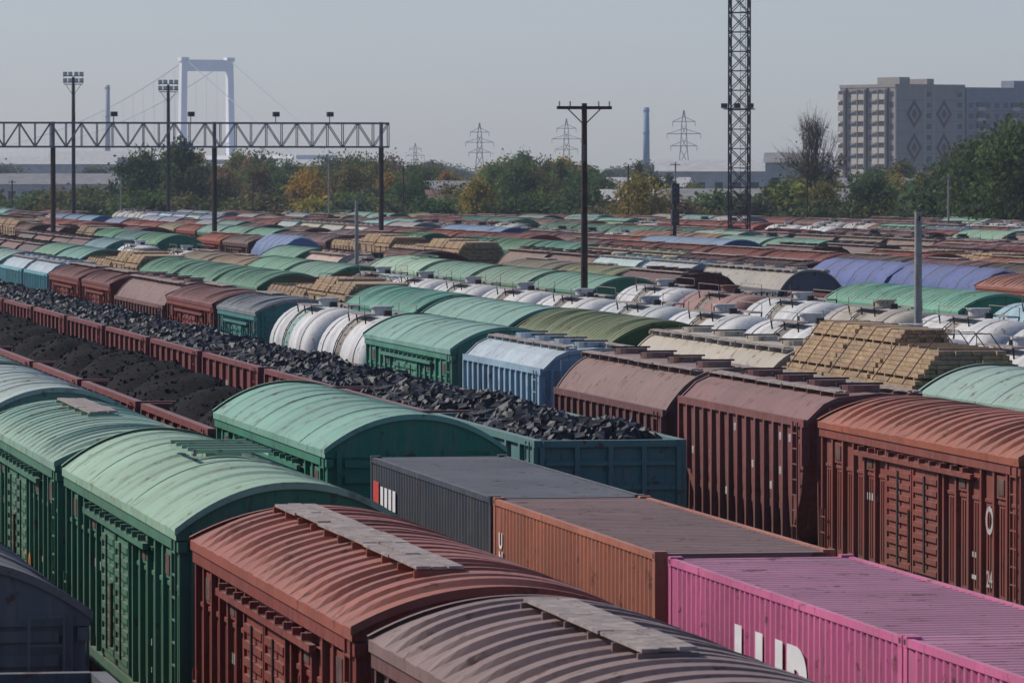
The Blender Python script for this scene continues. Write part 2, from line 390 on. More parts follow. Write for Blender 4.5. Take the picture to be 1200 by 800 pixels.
def tank(name, Lc=12.0):
    b = MB(); under(b, Lc, 1.1); r = 1.5; zc = 2.85; n = 36; hl = Lc / 2 - .55
    b.box(-.35, .35, -Lc / 2, Lc / 2, 1.0, 1.3, ST)
    prof = [(-hl, .02), (-hl + .03, .55), (-hl + .12, 1.0), (-hl + .28, 1.32), (-hl + .5, 1.48), (-hl + .62, 1.5)]
    prof = prof + [(-hl * .5, 1.5), (-hl * .5 + .02, 1.515), (-hl * .5 + .12, 1.515), (-hl * .5 + .14, 1.5), (hl * .5, 1.5), (hl * .5 + .02, 1.515), (hl * .5 + .12, 1.515), (hl * .5 + .14, 1.5)] + [(-y, q) for y, q in prof[::-1]]
    rows = [[(q * math.sin(2 * PI * i / n), y, zc + q * math.cos(2 * PI * i / n)) for i in range(n)] for y, q in prof]
    b.grid(rows, S, sm=True, closed=True)
    b.beam((0, 0, zc + 1.4), (0, 0, zc + 1.75), .34, S, 18); b.beam((0, 0, zc + 1.75), (0, 0, zc + 1.8), .4, S, 18)
    for y in (-1.3, 1.2): b.beam((0, y, zc + 1.4), (0, y, zc + 1.68), .14, ST, 10)
    rr_ = r + .006
    b.grid([[(rr_ * math.sin(t), d, zc + rr_ * math.cos(t)) for t in [-1.9 + 3.8 * i / 24 for i in range(25)]] for d in (-.55, .5)], RF, sm=True)
    for s in (-1, 1):
        b.box(s * .45, s * .85, -1.9, 1.9, zc + 1.52, zc + 1.57, WK)
        for y in (-1.9, 0, 1.9): b.beam((s * .8, y, zc + 1.2), (s * .85, y, zc + 1.55), .03, ST, 4)
        for yy in (-1.9, 1.9): b.beam((s * .85, yy, zc + 1.55), (s * .85, yy, zc + 1.85), .015, WK, 4)
        b.beam((s * .85, -1.9, zc + 1.85), (s * .85, 1.9, zc + 1.85), .015, WK, 4)
        pts = [(s * (r + .12) * math.sin(t), zc + (r + .12) * math.cos(t)) for t in [.55 + .2 * k for k in range(9)]]
        for k in range(8):
            for d in (-.2, .2): b.beam((pts[k][0], d, pts[k][1]), (pts[k + 1][0], d, pts[k + 1][1]), .022, ST, 4)
            b.beam((pts[k][0], -.2, pts[k][1]), (pts[k][0], .2, pts[k][1]), .02, ST, 4)
        for e in (-1, 1):
            y = e * (Lc / 2 - 2.2); b.box(s * .5, s * 1.15, y - .15, y + .15, 1.1, 1.95, ST)
    for y in (-hl + 1.7, hl - 1.7):
        rr_ = r + .015
        rows = [[(rr_ * math.sin(2 * PI * i / n), y + d, zc + rr_ * math.cos(2 * PI * i / n)) for i in range(n)] for d in (-.06, .06)]
        b.grid(rows, ST, sm=True, closed=True)
    return b.mesh(name, CARM)
def timber(name, Lc=13.6, seed=3, ztop=5.1, zsh=4.0, nb=3):
    rr = random.Random(seed); b = MB(); under(b, Lc, 1.25)
    b.box(-1.45, 1.45, -Lc / 2, Lc / 2, 1.25, 1.4, S)
    bl = (Lc - .3) / nb
    for k in range(nb):
        y0 = -Lc / 2 + .15 + k * bl + .06; y1 = y0 + bl - .12; z = 1.45
        j = 0; top = ztop + rr.uniform(-.3, .06)
        while z < top:
            t = .105; hw = 1.45 if z < zsh else 1.45 - (z - zsh) * .85
            o = rr.uniform(-.04, .04); oy = rr.uniform(-.06, .06)
            if j % 7 == 6:
                for q in range(5):
                    yy = y0 + .3 + (y1 - y0 - .6) * q / 4; b.box(-hw, hw, yy - .05, yy + .05, z, z + .06, WD)
                z += .062
            else:
                xx = -hw + o
                while xx < hw - .06 + o:
                    w = rr.choice((.15, .2, .28)); w = min(w, hw + o - xx)
                    b.box(xx, xx + w - .008, y0 + oy + rr.uniform(-.08, .08), y1 + oy + rr.uniform(-.08, .08), z, z + t - .01, WD); xx += w
                z += t
            j += 1
        for yy in (y0 + .7, (y0 + y1) / 2, y1 - .7):
            for s in (-1, 1): b.box(s * 1.51, s * 1.58, yy - .05, yy + .05, 1.3, zsh - .1, WD if rr.random() < .5 else RU)
            q = 1.5 - (ztop - zsh) * .78
            b.beam((-1.5, yy, zsh + .05), (-q, yy, ztop + .12), .016, RU, 4); b.beam((1.5, yy, zsh + .05), (q, yy, ztop + .12), .016, RU, 4); b.beam((-q, yy, ztop + .12), (q, yy, ztop + .12), .016, RU, 4)
    return b.mesh(name, CARM)
def flatcar(name, Lc=13.0):
    b = MB(); under(b, Lc, 1.2)
    for s in (-1, 1): b.box(s * 1.0, s * 1.3, -Lc / 2, Lc / 2, .85, 1.24, S)
    for i in range(9):
        y = -Lc / 2 + .1 + (Lc - .2) * i / 8; b.box(-1.0, 1.0, y - .1, y + .1, 1.02, 1.22, S)
    return b.mesh(name, CARM)
def container(name, Lc=12.19, H=2.72):
    b = MB(); hw = 1.22; hl = Lc / 2
    for s in (-1, 1):
        xs = []; y = -hl + .16
        while y < hl - .3:
            xs += [(y, 0), (y + .072, 0), (y + .14, .042), (y + .212, .042)]; y += .28
        xs.append((hl - .16, 0))
        b.grid([[(s * (hw - .012 - d), yy, .16), (s * (hw - .012 - d), yy, H - .11)] for yy, d in xs], S)
        b.box(s * (hw - .07), s * hw, -hl + .16, hl - .16, H - .11, H - .02, S)
        b.box(s * (hw - .07), s * hw, -hl + .16, hl - .16, .0, .16, S)
        for e in (-1, 1):
            y0, y1 = sorted((e * hl, e * (hl - .16)))
            b.box(s * (hw - .14), s * hw, y0, y1, .12, H - .12, S)
            for z in (0, H - .12):
                b.box(s * (hw - .165), s * (hw + .006), y0 - .004, y1 + .004, z - .003, z + .12 + .003, S)
                b.box(s * (hw + .006), s * (hw + .008), (y0 + y1) / 2 - .04, (y0 + y1) / 2 + .04, z + .03, z + .09, ST)
    ys = []; y = -hl + .2
    while y < hl - .35:
        ys += [(y, 0), (y + .10, 0), (y + .15, -.03), (y + .25, -.03)]; y += .30
    ys.append((hl - .2, 0))
    b.grid([[(-hw + .07, yy, H - .035 + d), (hw - .07, yy, H - .035 + d)] for yy, d in ys], RF)
    for e in (-1, 1):
        y0, y1 = sorted((e * (hl - .2), e * (hl - .01))); b.box(-hw + .165, hw - .165, y0, y1, H - .1, H - .03, RF)
        y0, y1 = sorted((e * (hl - .12), e * (hl - .05))); b.box(-hw + .14, hw - .14, y0, y1, .14, H - .1, S)
        for x in (-.75, -.35, .35, .75): b.beam((x, e * (hl - .02), .1), (x, e * (hl - .02), H - .15), .025, WK, 6)
        for x in (-.9, -.55, .2, .6):
            for z in (.6, 1.2, 1.9): 
                y0, y1 = sorted((e * (hl - .05), e * (hl - .01))); b.box(x, x + .3, y0, y1, z, z + .04, S)
        b.box(-.012, .012, *sorted((e * (hl - .05), e * (hl - .035))), .15, H - .12, ST)
    b.box(-hw + .05, hw - .05, -hl + .1, hl - .1, .02, .15, ST)
    return b.mesh(name, CARM)
ME = {
 'box_rib': (boxcar('boxcar_rib', 'rib', rise=.42, platform='long'), 15.0, 'boxcar'),
 'box_rib0': (boxcar('boxcar_rib0', 'rib', rise=.46), 15.0, 'boxcar'),
 'box_rib2': (boxcar('boxcar_rib2', 'rib', rise=.42, platform='mid'), 15.0, 'boxcar'),
 'box_fine': (boxcar('boxcar_fine', 'fine', rise=.62), 15.0, 'boxcar'),
 'box_sm': (boxcar('boxcar_sm', 'smooth', 16.5, .64, 3.95, 'frame'), 16.5, 'boxcar'),
 'box_sm2': (boxcar('boxcar_sm2', 'smooth', 15.0, .62), 15.0, 'boxcar'),
 'tarp': (tarped('tarp_wagon'), 15.0, 'tarpaulin_covered_wagon'),
 'hop_r': (hopper('hopper_round', 'round', 13.4), 13.4, 'hopper_car'),
 'hop_f': (hopper('hopper_flat', 'flat', 12.6), 12.6, 'hopper_car'),
 'gon1': (gondola('gondola_lump', 'lump', 13, 1), 13.0, 'coal_gondola_car'),
 'gon2': (gondola('gondola_lump2', 'lump', 13, 2), 13.0, 'coal_gondola_car'),
 'gonf1': (gondola('gondola_fine', 'fine', 13, 3), 13.0, 'coal_gondola_car'),
 'gonf2': (gondola('gondola_fine2', 'fine', 13, 4), 13.0, 'coal_gondola_car'),
 'gonf3': (gondola('gondola_fine3', 'fine', 13, 6), 13.0, 'coal_gondola_car'),
 'gone': (gondola('gondola_empty', 'empty', 13, 5), 13.0, 'gondola_car'),
 'tank': (tank('tank_mesh'), 12.0, 'tank_car'),
 'tim1': (timber('timber1', seed=3), 13.6, 'timber_flat_car'),
 'tim2': (timber('timber2', seed=9, ztop=4.75, zsh=4.1, nb=2), 13.6, 'timber_flat_car'),
 'tim3': (timber('timber3', seed=19, ztop=4.35, zsh=3.9, nb=3), 13.6, 'timber_flat_car'),
 'flat': (flatcar('flatcar_mesh', 12.2), 12.2, 'container_flat_car'),
}
RZ = .2
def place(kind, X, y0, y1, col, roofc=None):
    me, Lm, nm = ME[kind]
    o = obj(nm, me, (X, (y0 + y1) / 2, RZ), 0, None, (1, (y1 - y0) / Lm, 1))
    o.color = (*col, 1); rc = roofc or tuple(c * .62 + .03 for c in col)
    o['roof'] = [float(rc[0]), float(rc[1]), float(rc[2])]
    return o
# palette
RED = (.24, .042, .026); RRED = (.32, .085, .048); DRED = (.14, .034, .028); BRN = (.15, .06, .048); RBRN = (.22, .13, .105)
GRN = (.045, .19, .105); RGRN = (.18, .34, .23); MINT = (.18, .38, .27); RMINT = (.31, .45, .36); TEAL = (.05, .23, .21)
LBL = (.28, .42, .50); RLBL = (.42, .50, .53); WHT = (.64, .63, .60); GRY = (.16, .16, .17); BLU = (.06, .12, .28); CRM = (.48, .40, .29)
OLV = (.055, .12, .04); ROLV = (.15, .19, .08); CYN = (.18, .42, .44); ORG = (.40, .13, .05); MAR = (.20, .045, .04)
occ = {}
def put(kind, X, y0, y1, col, roofc=None):
    occ.setdefault(X, []).append((y0, y1)); return place(kind, X, y0, y1, col, roofc)
# Track Z
Z_ = 4.5
put('gone', Z_, 44, 58.6, (.10, .10, .105)); put('box_sm2', Z_, 61.0, 76, (.12, .12, .12), (.16, .15, .14)); put('box_sm2', Z_, 77.3, 92, (.08, .075, .07), (.21, .17, .15)); put('gonf1', Z_, 93.5, 107, BRN)
# Track A
A = 10.45
put('box_rib2', A, 42.2, 57.2, BRN, (.24, .15, .13)); red_car = put('box_rib', A, 58.4, 73.3, RED, (.34, .095, .06))
put('box_sm', A, 75.0, 91.7, (.06, .20, .115), (.30, .46, .31)); gcar = put('box_rib2', A, 93.0, 108.5, (.06, .20, .115), (.27, .43, .31))
put('box_sm2', A, 109.8, 125, (.15, .25, .20), (.41, .49, .43)); put('box_sm2', A, 126.3, 141, GRN, RMINT)
# Track B
B = 15.67
def cont(X, yc, col, roofc):
    f = place('flat', X, yc - 6.1, yc + 6.1, (.05, .035, .03)); occ.setdefault(X, []).append((yc - 6.1, yc + 6.1))
    o = obj('shipping_container', CONT, (X, yc, RZ + 1.27)); o.color = (*col, 1); o['roof'] = list(map(float, roofc)); return o
CONT = container('container_mesh')
PINK = (.66, .14, .29)
cont(B, 50.05, PINK, (.46, .18, .27)); pink = cont(B, 62.3, PINK, (.46, .18, .27)); orange = cont(B, 75.35, (.45, .14, .075), (.24, .14, .12)); black = cont(B, 87.8, (.05, .06, .075), (.14, .15, .16))
put('box_sm2', B, 96.4, 112.8, (.04, .22, .13), (.21, .42, .31))
y = 114.4; i = 0
while y < 200: put(('gonf1', 'gonf2', 'gonf3')[i % 3], B, y, y + 13, MAR); y += 14.2; i += 1
# Track G (coal)
G = 21.6; y = 108.0; i = 0
put('gon1', G, y, y + 13, (.10, .23, .21)); y += 14.3
while y < 400:
    put(('gon1', 'gon2')[i % 2], G, y, y + 13, MAR if i != 9 else CYN); y += 14.3; i += 1
# Track C
C = 27.25
rc = put('box_rib0', C, 91.3, 106.4, (.25, .055, .034), (.37, .10, .052)); put('hop_f', C, 107.6, 120.5, (.21, .065, .055), (.22, .10, .09))
put('hop_r', C, 121.7, 135.8, (.16, .06, .055), (.24, .14, .12)); put('hop_f', C, 137.2, 149.6, LBL, RLBL); put('box_sm2', C, 151.2, 167.6, (.07, .26, .17), (.21, .40, .31))
put('tank', C, 168.9, 180.2, WHT, (.3, .25, .2)); put('tank', C, 181.3, 192.2, WHT, (.3, .5, .42)); put('box_rib2', C, 193.6, 205, TEAL, (.22, .24, .24)); put('box_rib2', C, 206.3, 222, RED, (.2, .07, .06)); put('hop_r', C, 223.2, 243, (.2, .09, .075), (.24, .14, .12))
put('box_rib', C, 244.2, 257.3, RED); put('box_rib', C, 258.5, 274, RED); put('hop_f', C, 275.2, 289, CYN, RLBL); put('hop_f', C, 290, 304, (.25, .5, .5), RLBL); put('box_sm2', C, 305, 320, LBL, RMINT)
# Track D
D = 32.9
put('box_sm2', D, 104.3, 120, MINT, RMINT); put('tim1', D, 121.3, 134.8, BRN); put('hop_r', D, 136.4, 154.6, CRM, (.50, .43, .33)); put('box_fine', D, 156, 172, OLV, ROLV)
put('box_sm2', D, 173.3, 191, (.06, .25, .16), (.20, .38, .29)); put('box_fine', D, 192.4, 209.3, (.05, .25, .17), (.12, .34, .24)); put('tim2', D, 210.6, 221.6, BRN); put('tim3', D, 222.6, 234.4, BRN)
y = 235.8
for c in (((.04, .18, .09), (.12, .28, .17)),) * 3: put('box_fine', D, y, y + 15, *c); y += 16.2
put('tim2', D, 286, 299, BRN); put('tim3', D, 300.2, 313.8, BRN)
# Track E white tanks
E = 39.0; y = 96.0; i = 0
while y < 246:
    put('tank', E, y, y + 11.4, WHT if i % 5 != 2 else (.52, .55, .53), ((.3, .22, .16), (.35, .33, .3), (.2, .16, .14))[i % 3]); y += 12.3; i += 1
# Track F
F = 45.8; put('box_sm2', F, 225, 239.5, GRN, (.14, .3, .2)); put('box_sm2', F, 240.6, 255, (.08, .22, .1), (.18, .30, .19)); put('box_sm2', F, 256, 270, GRN, RGRN)
for k in range(7): put('tank', F, 138 + k * 12.3, 149.4 + k * 12.3, (WHT, (.55, .54, .5), WHT, (.42, .36, .28), (.6, .6, .58), (.3, .13, .1), WHT)[k], (.33, .28, .22))
H2 = 52.6; put('box_fine', H2, 190, 210.8, (.05, .24, .13), (.16, .38, .25)); put('tank', H2, 176, 188.6, (.30, .50, .56), (.45, .45, .42)); put('tank', H2, 163, 174.8, WHT); put('gon1', H2, 212, 225, DRED); put('gone', H2, 226.2, 240, DRED)
put('hop_f', H2, 241.2, 254, DRED)
I2 = 59.4
for k in range(4): put(('tim2', 'tim3')[k % 2], I2, 339 + 14.4 * k, 352.6 + 14.4 * k, BRN)
put('hop_r', I2, 248, 268, GRY, (.40, .36, .30)); put('gone', I2, 233, 246.6, DRED); put('gone', I2, 219, 232, DRED); put('gon2', I2, 205, 218, DRED)
K2 = 65.7
put('tarp', K2, 237, 253, (.10, .05, .045), (.09, .13, .30)); put('tarp', K2, 253.9, 270, (.10, .05, .045), (.11, .15, .34)); put('box_rib', K2, 272, 287, DRED); put('box_rib0', K2, 221, 236, RED, (.36, .13, .08)); put('box_rib', K2, 288.2, 303, RED)
J2 = 79.6
put('box_rib', J2, 300, 315, RED, RRED); put('box_rib', J2, 274, 288.6, ORG, (.44, .19, .10)); put('box_sm2', J2, 353, 381, (.06, .12, .24), (.18, .26, .35)); put('box_sm2', J2, 438, 468, BLU, (.15, .25, .38)); put('hop_f', J2, 328, 342, DRED)
put('box_rib', 96.3, 330, 345, RED, (.42, .19, .15)); put('box_rib', 96.3, 346.2, 361, RED, (.42, .19, .15))
rows = [C, D, E, F, H2, I2, K2, 73.9, J2, 85.2, 90.8, 96.3, 102.3, 107.8, 113.4, 119, 124.6, 130.2, 135.8, 141.4, 147]
pal = [('box_rib', RED, RRED, 14), ('box_rib0', RED, (.26, .065, .045), 10), ('box_rib2', BRN, RBRN, 11), ('box_rib', DRED, (.21, .09, .08), 11), ('box_sm2', GRN, RGRN, 8), ('box_fine', GRN, (.12, .27, .17), 6), ('box_sm', MINT, RMINT, 4),
       ('tim1', BRN, None, 1), ('tim2', BRN, None, 2), ('tim3', BRN, None, 3), ('hop_r', BRN, RBRN, 7), ('hop_f', DRED, (.18, .1, .09), 6), ('tank', WHT, None, 8), ('tank', (.06, .05, .05), None, 6), ('tank', (.4, .38, .33), None, 4), ('gone', DRED, None, 7), ('gon1', MAR, None, 5), ('gon2', (.10, .05, .04), None, 4),
       ('hop_f', LBL, RLBL, 2.5), ('box_sm2', BLU, (.20, .27, .36), 2), ('tarp', DRED, (.14, .19, .32), .6), ('box_fine', ORG, (.40, .20, .12), 3.5), ('box_sm2', TEAL, (.22, .34, .33), 2.5), ('hop_r', CRM, (.42, .36, .28), 5), ('box_sm2', (.22, .21, .2), (.36, .35, .33), 5), ('box_rib2', (.3, .2, .1), (.40, .31, .18), 5), ('flat', (.1, .06, .05), None, 3)]
wts = [p[3] for p in pal]
for ri, X in enumerate(rows):
    ys = X * 3.45 - 18; ye = min(X * 12.1 + 15, 830 - 1.95 * X)
    ex = sorted(occ.get(X, [])); y = ys; prev = None; run = 0
    while y < ye:
        if run <= 0: prev = R.choices(pal, wts)[0]; run = R.choice((1, 1, 1, 2, 3, 4))
        run -= 1
        k, c, rcl, _ = prev; Lm = ME[k][1]
        hit = [e for e in ex if y < e[1] + 1.1 and y + Lm + 1.1 > e[0]]
        if hit: y = max(h[1] for h in hit) + 1.2; continue
        jc = R.uniform(.7, 1.3); hs = (R.uniform(.85, 1.15), R.uniform(.9, 1.1), R.uniform(.85, 1.15))
        place(k, X, y, y + Lm, tuple(min(.8, v * jc) for v in c), tuple(min(.8, v * q * (jc * .6 + .4)) for v, q in zip(rcl, hs)) if rcl else None)
        y += Lm + (1.2 if R.random() > .04 else 14)
# ------------------------------------------------------------------ lettering
M_WHITE = simple('white_lettering', (.68, .66, .64), .7, 4, .12, 0, 0)
M_DIMW = simple('faded_white_marking', (.36, .31, .29), .8, 8, .4, 0, 0)
M_REDM = simple('red_mark', (.5, .04, .03), .7, 4, .12, 0, 0)
M_ORM = simple('orange_lettering', (.6, .24, .04), .7, 4, .2, 0, 0)
MLEFT = Matrix(((0, 0, -1), (-1, 0, 0), (0, 1, 0)))
def text(body, name, parent, x, ystart, z, size, width=None, mat=M_WHITE, spacing=1, vertical=False, bold=0):
    cu = bpy.data.curves.new(name, 'FONT'); cu.body = body; cu.size = 1; cu.space_character = spacing; cu.offset = bold
    if vertical: cu.space_line = .85
    cu.materials.append(mat); cu.extrude = 0.0
    o = bpy.data.objects.new(name, cu); sc.collection.objects.link(o); bpy.context.view_layer.update()
    w = o.dimensions.x
    sy = size / .72; sx = (width / w) if width else sy
    M = (MLEFT @ Matrix.Diagonal((sx, sy, 1))).to_4x4(); M.translation = Vector((x, ystart, z))
    o.parent = parent; px = Matrix.Translation(parent.location) @ Matrix.Diagonal((*parent.scale, 1))
    o.matrix_basis = px.inverted() @ M
    return o
text('LUR', 'lettering', pink, B - 1.226, 64.5, 2.42, 1.22, 4.2, bold=.04, spacing=1.1)
text('U\nN\nI\nT', 'vertical_lettering', orange, B - 1.226, 80.95, 3.45, .24, .34, vertical=True, bold=.03)
def patch(name, parent, x, y0, y1, z0, z1, mat):
    pts = [(x, y0, z0), (x, y1, z0), (x, y1, z1), (x, y0, z1)]
    me = bpy.data.meshes.new(name); me.from_pydata(pts, [], [tuple(range(len(pts)))]); me.materials.append(mat)
    o = bpy.data.objects.new(name, me); sc.collection.objects.link(o); o.parent = parent
    o.matrix_basis = (Matrix.Translation(parent.location) @ Matrix.Diagonal((*parent.scale, 1))).inverted()
patch('mark', black, B - 1.227, 93.5, 92.9, 3.36, 3.78, M_REDM)
for k in range(4): patch('mark_bar', black, B - 1.227, 92.7 - k * .45, 92.4 - k * .45, 3.36, 3.72, M_WHITE)
def ring(name, parent, x, cy, cz, ro, ri, mat):
    n = 28; pts = [(x, cy + r * math.cos(2 * PI * t / n), cz + r * math.sin(2 * PI * t / n)) for r in (ro, ri) for t in range(n)]
    me = bpy.data.meshes.new(name); me.from_pydata(pts, [], [(t, (t + 1) % n, n + (t + 1) % n, n + t) for t in range(n)]); me.materials.append(mat)
    o = bpy.data.objects.new(name, me); sc.collection.objects.link(o); o.parent = parent
    o.matrix_basis = (Matrix.Translation(parent.location) @ Matrix.Diagonal((*parent.scale, 1))).inverted()
ring('emblem', rc, C - 1.625, 93.4, 2.95, .26, .16, M_DIMW); text('24', 'car_number', rc, C - 1.625, 93.6, 1.75, .3, bold=.02, mat=M_DIMW)
text('730', 'car_number', gcar, A - 1.625, 99.3, 1.75, .5, bold=.02, mat=M_ORM)
# ------------------------------------------------------------------ ground and tracks
m, nt, b = newmat('dirt_and_ballast'); v, tc = coords(nt, rnd=False)
n1 = noise_n(nt, v, .02, 6); n2 = noise_n(nt, v, 3, 6, .8)
c = mixc(nt, maprange(nt, n1, .4, .6, 0, 1), (.12, .095, .07), (.16, .14, .07)); c = mixc(nt, maprange(nt, n2, .3, .7, 0, .5), c, (.05, .045, .04))
L(nt, c, b.inputs['Base Color']); b.inputs['Roughness'].default_value = .95; bump(nt, b, n2, .6, .05)
g = MB(); g.poly([(-15000, -2000, 0), (15000, -2000, 0), (15000, 22000, 0), (-15000, 22000, 0)], 0); obj('ground', g.mesh('ground', [m]))
M_RAIL = simple('rail_steel', (.16, .11, .085), .45, 5, .3, .7); M_SLP = simple('concrete_sleeper', (.22, .2, .18), .9); M_BAL = simple('ballast', (.10, .09, .08), .95, 14, .5, 0, 1)
for X in [Z_, A, B, G] + rows:
    t = MB(); y1 = min(860, X * 13 + 60) if X > 20 else 420
    t.prism([(X - 2.3, .004), (X + 2.3, .004), (X + 1.5, .03), (X - 1.5, .03)], 0, y1, 2)
    for s in (-.76, .76): t.box(X + s - .035, X + s + .035, 0, y1, .06, RZ, 0); t.box(X + s - .07, X + s + .07, 0, y1, .045, .06, 0)
    y = 30 if X < 30 else 9e9
    while y < 260: t.box(X - 1.35, X + 1.35, y - .12, y + .12, .01, .055, 1); y += .6
    obj('railway_track', t.mesh('track', [M_RAIL, M_SLP, M_BAL]))
# ------------------------------------------------------------------ poles, masts, gantry
def P(bear, dist, z=0): a = math.radians(bear); return Vector((dist * math.sin(a), dist * math.cos(a), z))
M_POLE = simple('weathered_wood_pole', (.055, .034, .026), .9, 4, .4); M_CONC = simple('concrete_pole', (.27, .25, .22), .9, 4, .25)
M_GAL = simple('painted_lattice_steel', (.04, .032, .032), .7, 2, .4); M_LGT = simple('galvanised_steel', (.14, .14, .15), .6, 2, .3)
M_LAMP = simple('lamp_housing', (.04, .04, .045), .5); M_GLASS = simple('lamp_glass', (.5, .5, .5), .2, 2, .1, 0, 0)
PM = [M_POLE, M_CONC, M_GAL, M_LGT, M_LAMP, M_GLASS]
p = MB(); p.beam((0, 0, 0), (0, 0, 12.1), .17, 0, 12, .11); p.box(-1.15, 1.15, -.06, .06, 11.85, 11.98, 0)
for x in (-1.05, -.6, .6, 1.05): p.beam((x, 0, 11.98), (x, 0, 12.18), .04, 5, 8)
p.beam((-.7, 0, 11.88), (0, 0, 11.2), .03, 0, 4); p.beam((.7, 0, 11.88), (0, 0, 11.2), .03, 0, 4); p.beam((0, -.12, 9.7), (0, -.12, 10.4), .06, 4, 6)
obj('utility_pole', p.mesh('utility_pole', PM), P(11.03, 222))
p = MB(); p.beam((0, 0, 0), (0, 0, 8.0), .15, 1, 12, .11); p.beam((0, 0, 7.6), (0, -.2, 7.9), .03, 2, 6)
obj('concrete_post', p.mesh('concrete_post', PM), P(14.58, 166.6))
p = MB(); p.beam((0, 0, 0), (0, 0, 7.8), .14, 1, 10, .09); p.beam((0, 0, 7.4), (.7, 0, 8.2), .03, 2, 6); obj('concrete_post', p.mesh('concrete_post2', PM), P(8.605, 283))
g = MB(); Y = 450; z0, z1 = 11.5, 13.5; x0, x1 = 24.0, 70.8
for yy in (-.5, .5):
    for z in (z0, z1): g.beam((x0, yy, z), (x1, yy, z), .11, 0)
n = 36; dx = (x1 - x0) / n
for i in range(n + 1):
    x = x0 + i * dx
    for yy in (-.5, .5):
        g.beam((x, yy, z0), (x, yy, z1), .05, 0)
        if i < n: g.beam((x, yy, z0 if i % 2 else z1), (x + dx, yy, z1 if i % 2 else z0), .05, 0)
    g.beam((x, -.5, z1), (x, .5, z1), .05, 0); g.beam((x, -.5, z0), (x, .5, z0), .05, 0)
for x in (26, 42.4, 56.0, 70.2):
    g.beam((x, 0, 0), (x, 0, z0), .22, 2, 8); g.beam((x, 0, z0), (x, 0, z1 + .1), .16, 0, 6)
for x in (54, 61.2, 65.8, 47.5):
    g.beam((x, 0, z1), (x, 0, z1 + .7), .04, 0, 6); g.box(x - .25, x + .3, -.35, .2, z1 + .55, z1 + .95, 1)
obj('track_gantry', g.mesh('track_gantry', [M_LGT, M_LAMP, M_POLE]), (0, Y, 0))
def mast(bear, dist, h):
    p = MB(); p.beam((0, 0, 0), (0, 0, h - .6), .28, 2, 12, .16)
    p.box(-1.1, 1.1, -.5, .5, h - 1.5, h - 1.42, 2)
    for r_, z in ((0, h - 1.2), (1, h - .45)):
        for x in (-.95, -.35, .35, .95):
            p.box(x - .24, x + .24, -.5, -.15, z, z + .42, 4); p.box(x - .2, x + .2, -.53, -.505, z + .05, z + .37, 5)
        p.beam((-1.2, -.1, z - .05), (1.2, -.1, z - .05), .06, 2)
    for s in (-1, 1): p.beam((s * 1.1, -.4, h - 1.4), (s * 1.1, -.4, h - .5), .03, 2)
    p.beam((0, 0, h - 2.8), (-.9, 0, h - 1.5), .04, 2); p.beam((0, 0, h - 2.8), (.9, 0, h - 1.5), .04, 2)
    ladder(p, 0, -.35, 1, h - 1.5, .4, 'x', 2)
    obj('floodlight_mast', p.mesh('floodlight_mast', PM), P(bear, dist), -math.radians(bear))
mast(5.6, 632, 21.2); mast(6.605, 650, 20.6)
p = MB(); H_ = 40; st = 1.62; w0 = .8
n = int(H_ / st)
for i in range(n):
    a, c2 = i * st, (i + 1) * st
    for sx, sy in ((-1, -1), (1, -1), (1, 1), (-1, 1)): p.beam((sx * w0, sy * w0, a), (sx * w0, sy * w0, c2), .085, 2)
    for (ax, ay), (bx, by) in (((-1, -1), (1, -1)), ((1, -1), (1, 1)), ((1, 1), (-1, 1)), ((-1, 1), (-1, -1))):
        p.beam((ax * w0, ay * w0, a), (bx * w0, by * w0, c2), .05, 2); p.beam((bx * w0, by * w0, a), (ax * w0, ay * w0, c2), .05, 2); p.beam((ax * w0, ay * w0, a), (bx * w0, by * w0, a), .05, 2)
p.box(-1.2, 1.2, -1.2, 1.2, 14.6, 14.68, 2)
for x in (-1.1, 0, 1.1): p.box(x - .25, x + .25, -1.5, -1.1, 14.7, 15.1, 4)
ladder(p, .3, 0, 0, H_, .45, 'x', 2)
obj('lattice_tower', p.mesh('lattice_tower', PM), P(12.68, 450), math.radians(-20))
def small_pole(bear, dist, h, r=.12, mat=0, arm=0):
    p = MB(); p.beam((0, 0, 0), (0, 0, h), r, mat, 8, r * .7)
    if arm: p.box(-arm, arm, -.05, .05, h - .35, h - .25, mat)
    obj('utility_pole', p.mesh('small_pole', PM), P(bear, dist))
p = MB(); p.beam((0, 0, 0), (0, 0, 8.6), .13, 2, 8); p.box(-.28, .28, -.5, -.15, 7.0, 8.5, 4); p.box(-.28, .28, -.5, -.15, 5.4, 6.6, 4)
for z in (7.3, 7.75, 8.2, 5.7, 6.2): p.beam((0, -.7, z), (0, -.5, z), .16, 4, 10)
ladder(p, 0, .3, .5, 8, .4, 'x', 2); p.box(-.6, .6, -.3, .5, 5.0, 5.06, 2)
obj('railway_signal', p.mesh('railway_signal', PM), P(11.99, 400))
small_pole(8.31, 620, 11.0, .14, 1, .5); small_pole(9.1, 700, 10.5, .13, 0, .8); small_pole(6.1, 700, 9, .13, 1); small_pole(10.3, 650, 10, .12, 0, .7); small_pole(12.0, 600, 10.6, .12, 1, .6); small_pole(11.5, 640, 10.4, .12, 0, .6); small_pole(13.4, 560, 9.8, .12, 0, .5)
small_pole(4.95, 700, 8.5, .12, 0, .5); small_pole(7.5, 720, 9.5, .12, 0, .5); small_pole(14.9, 520, 9.2, .12, 1, .5)
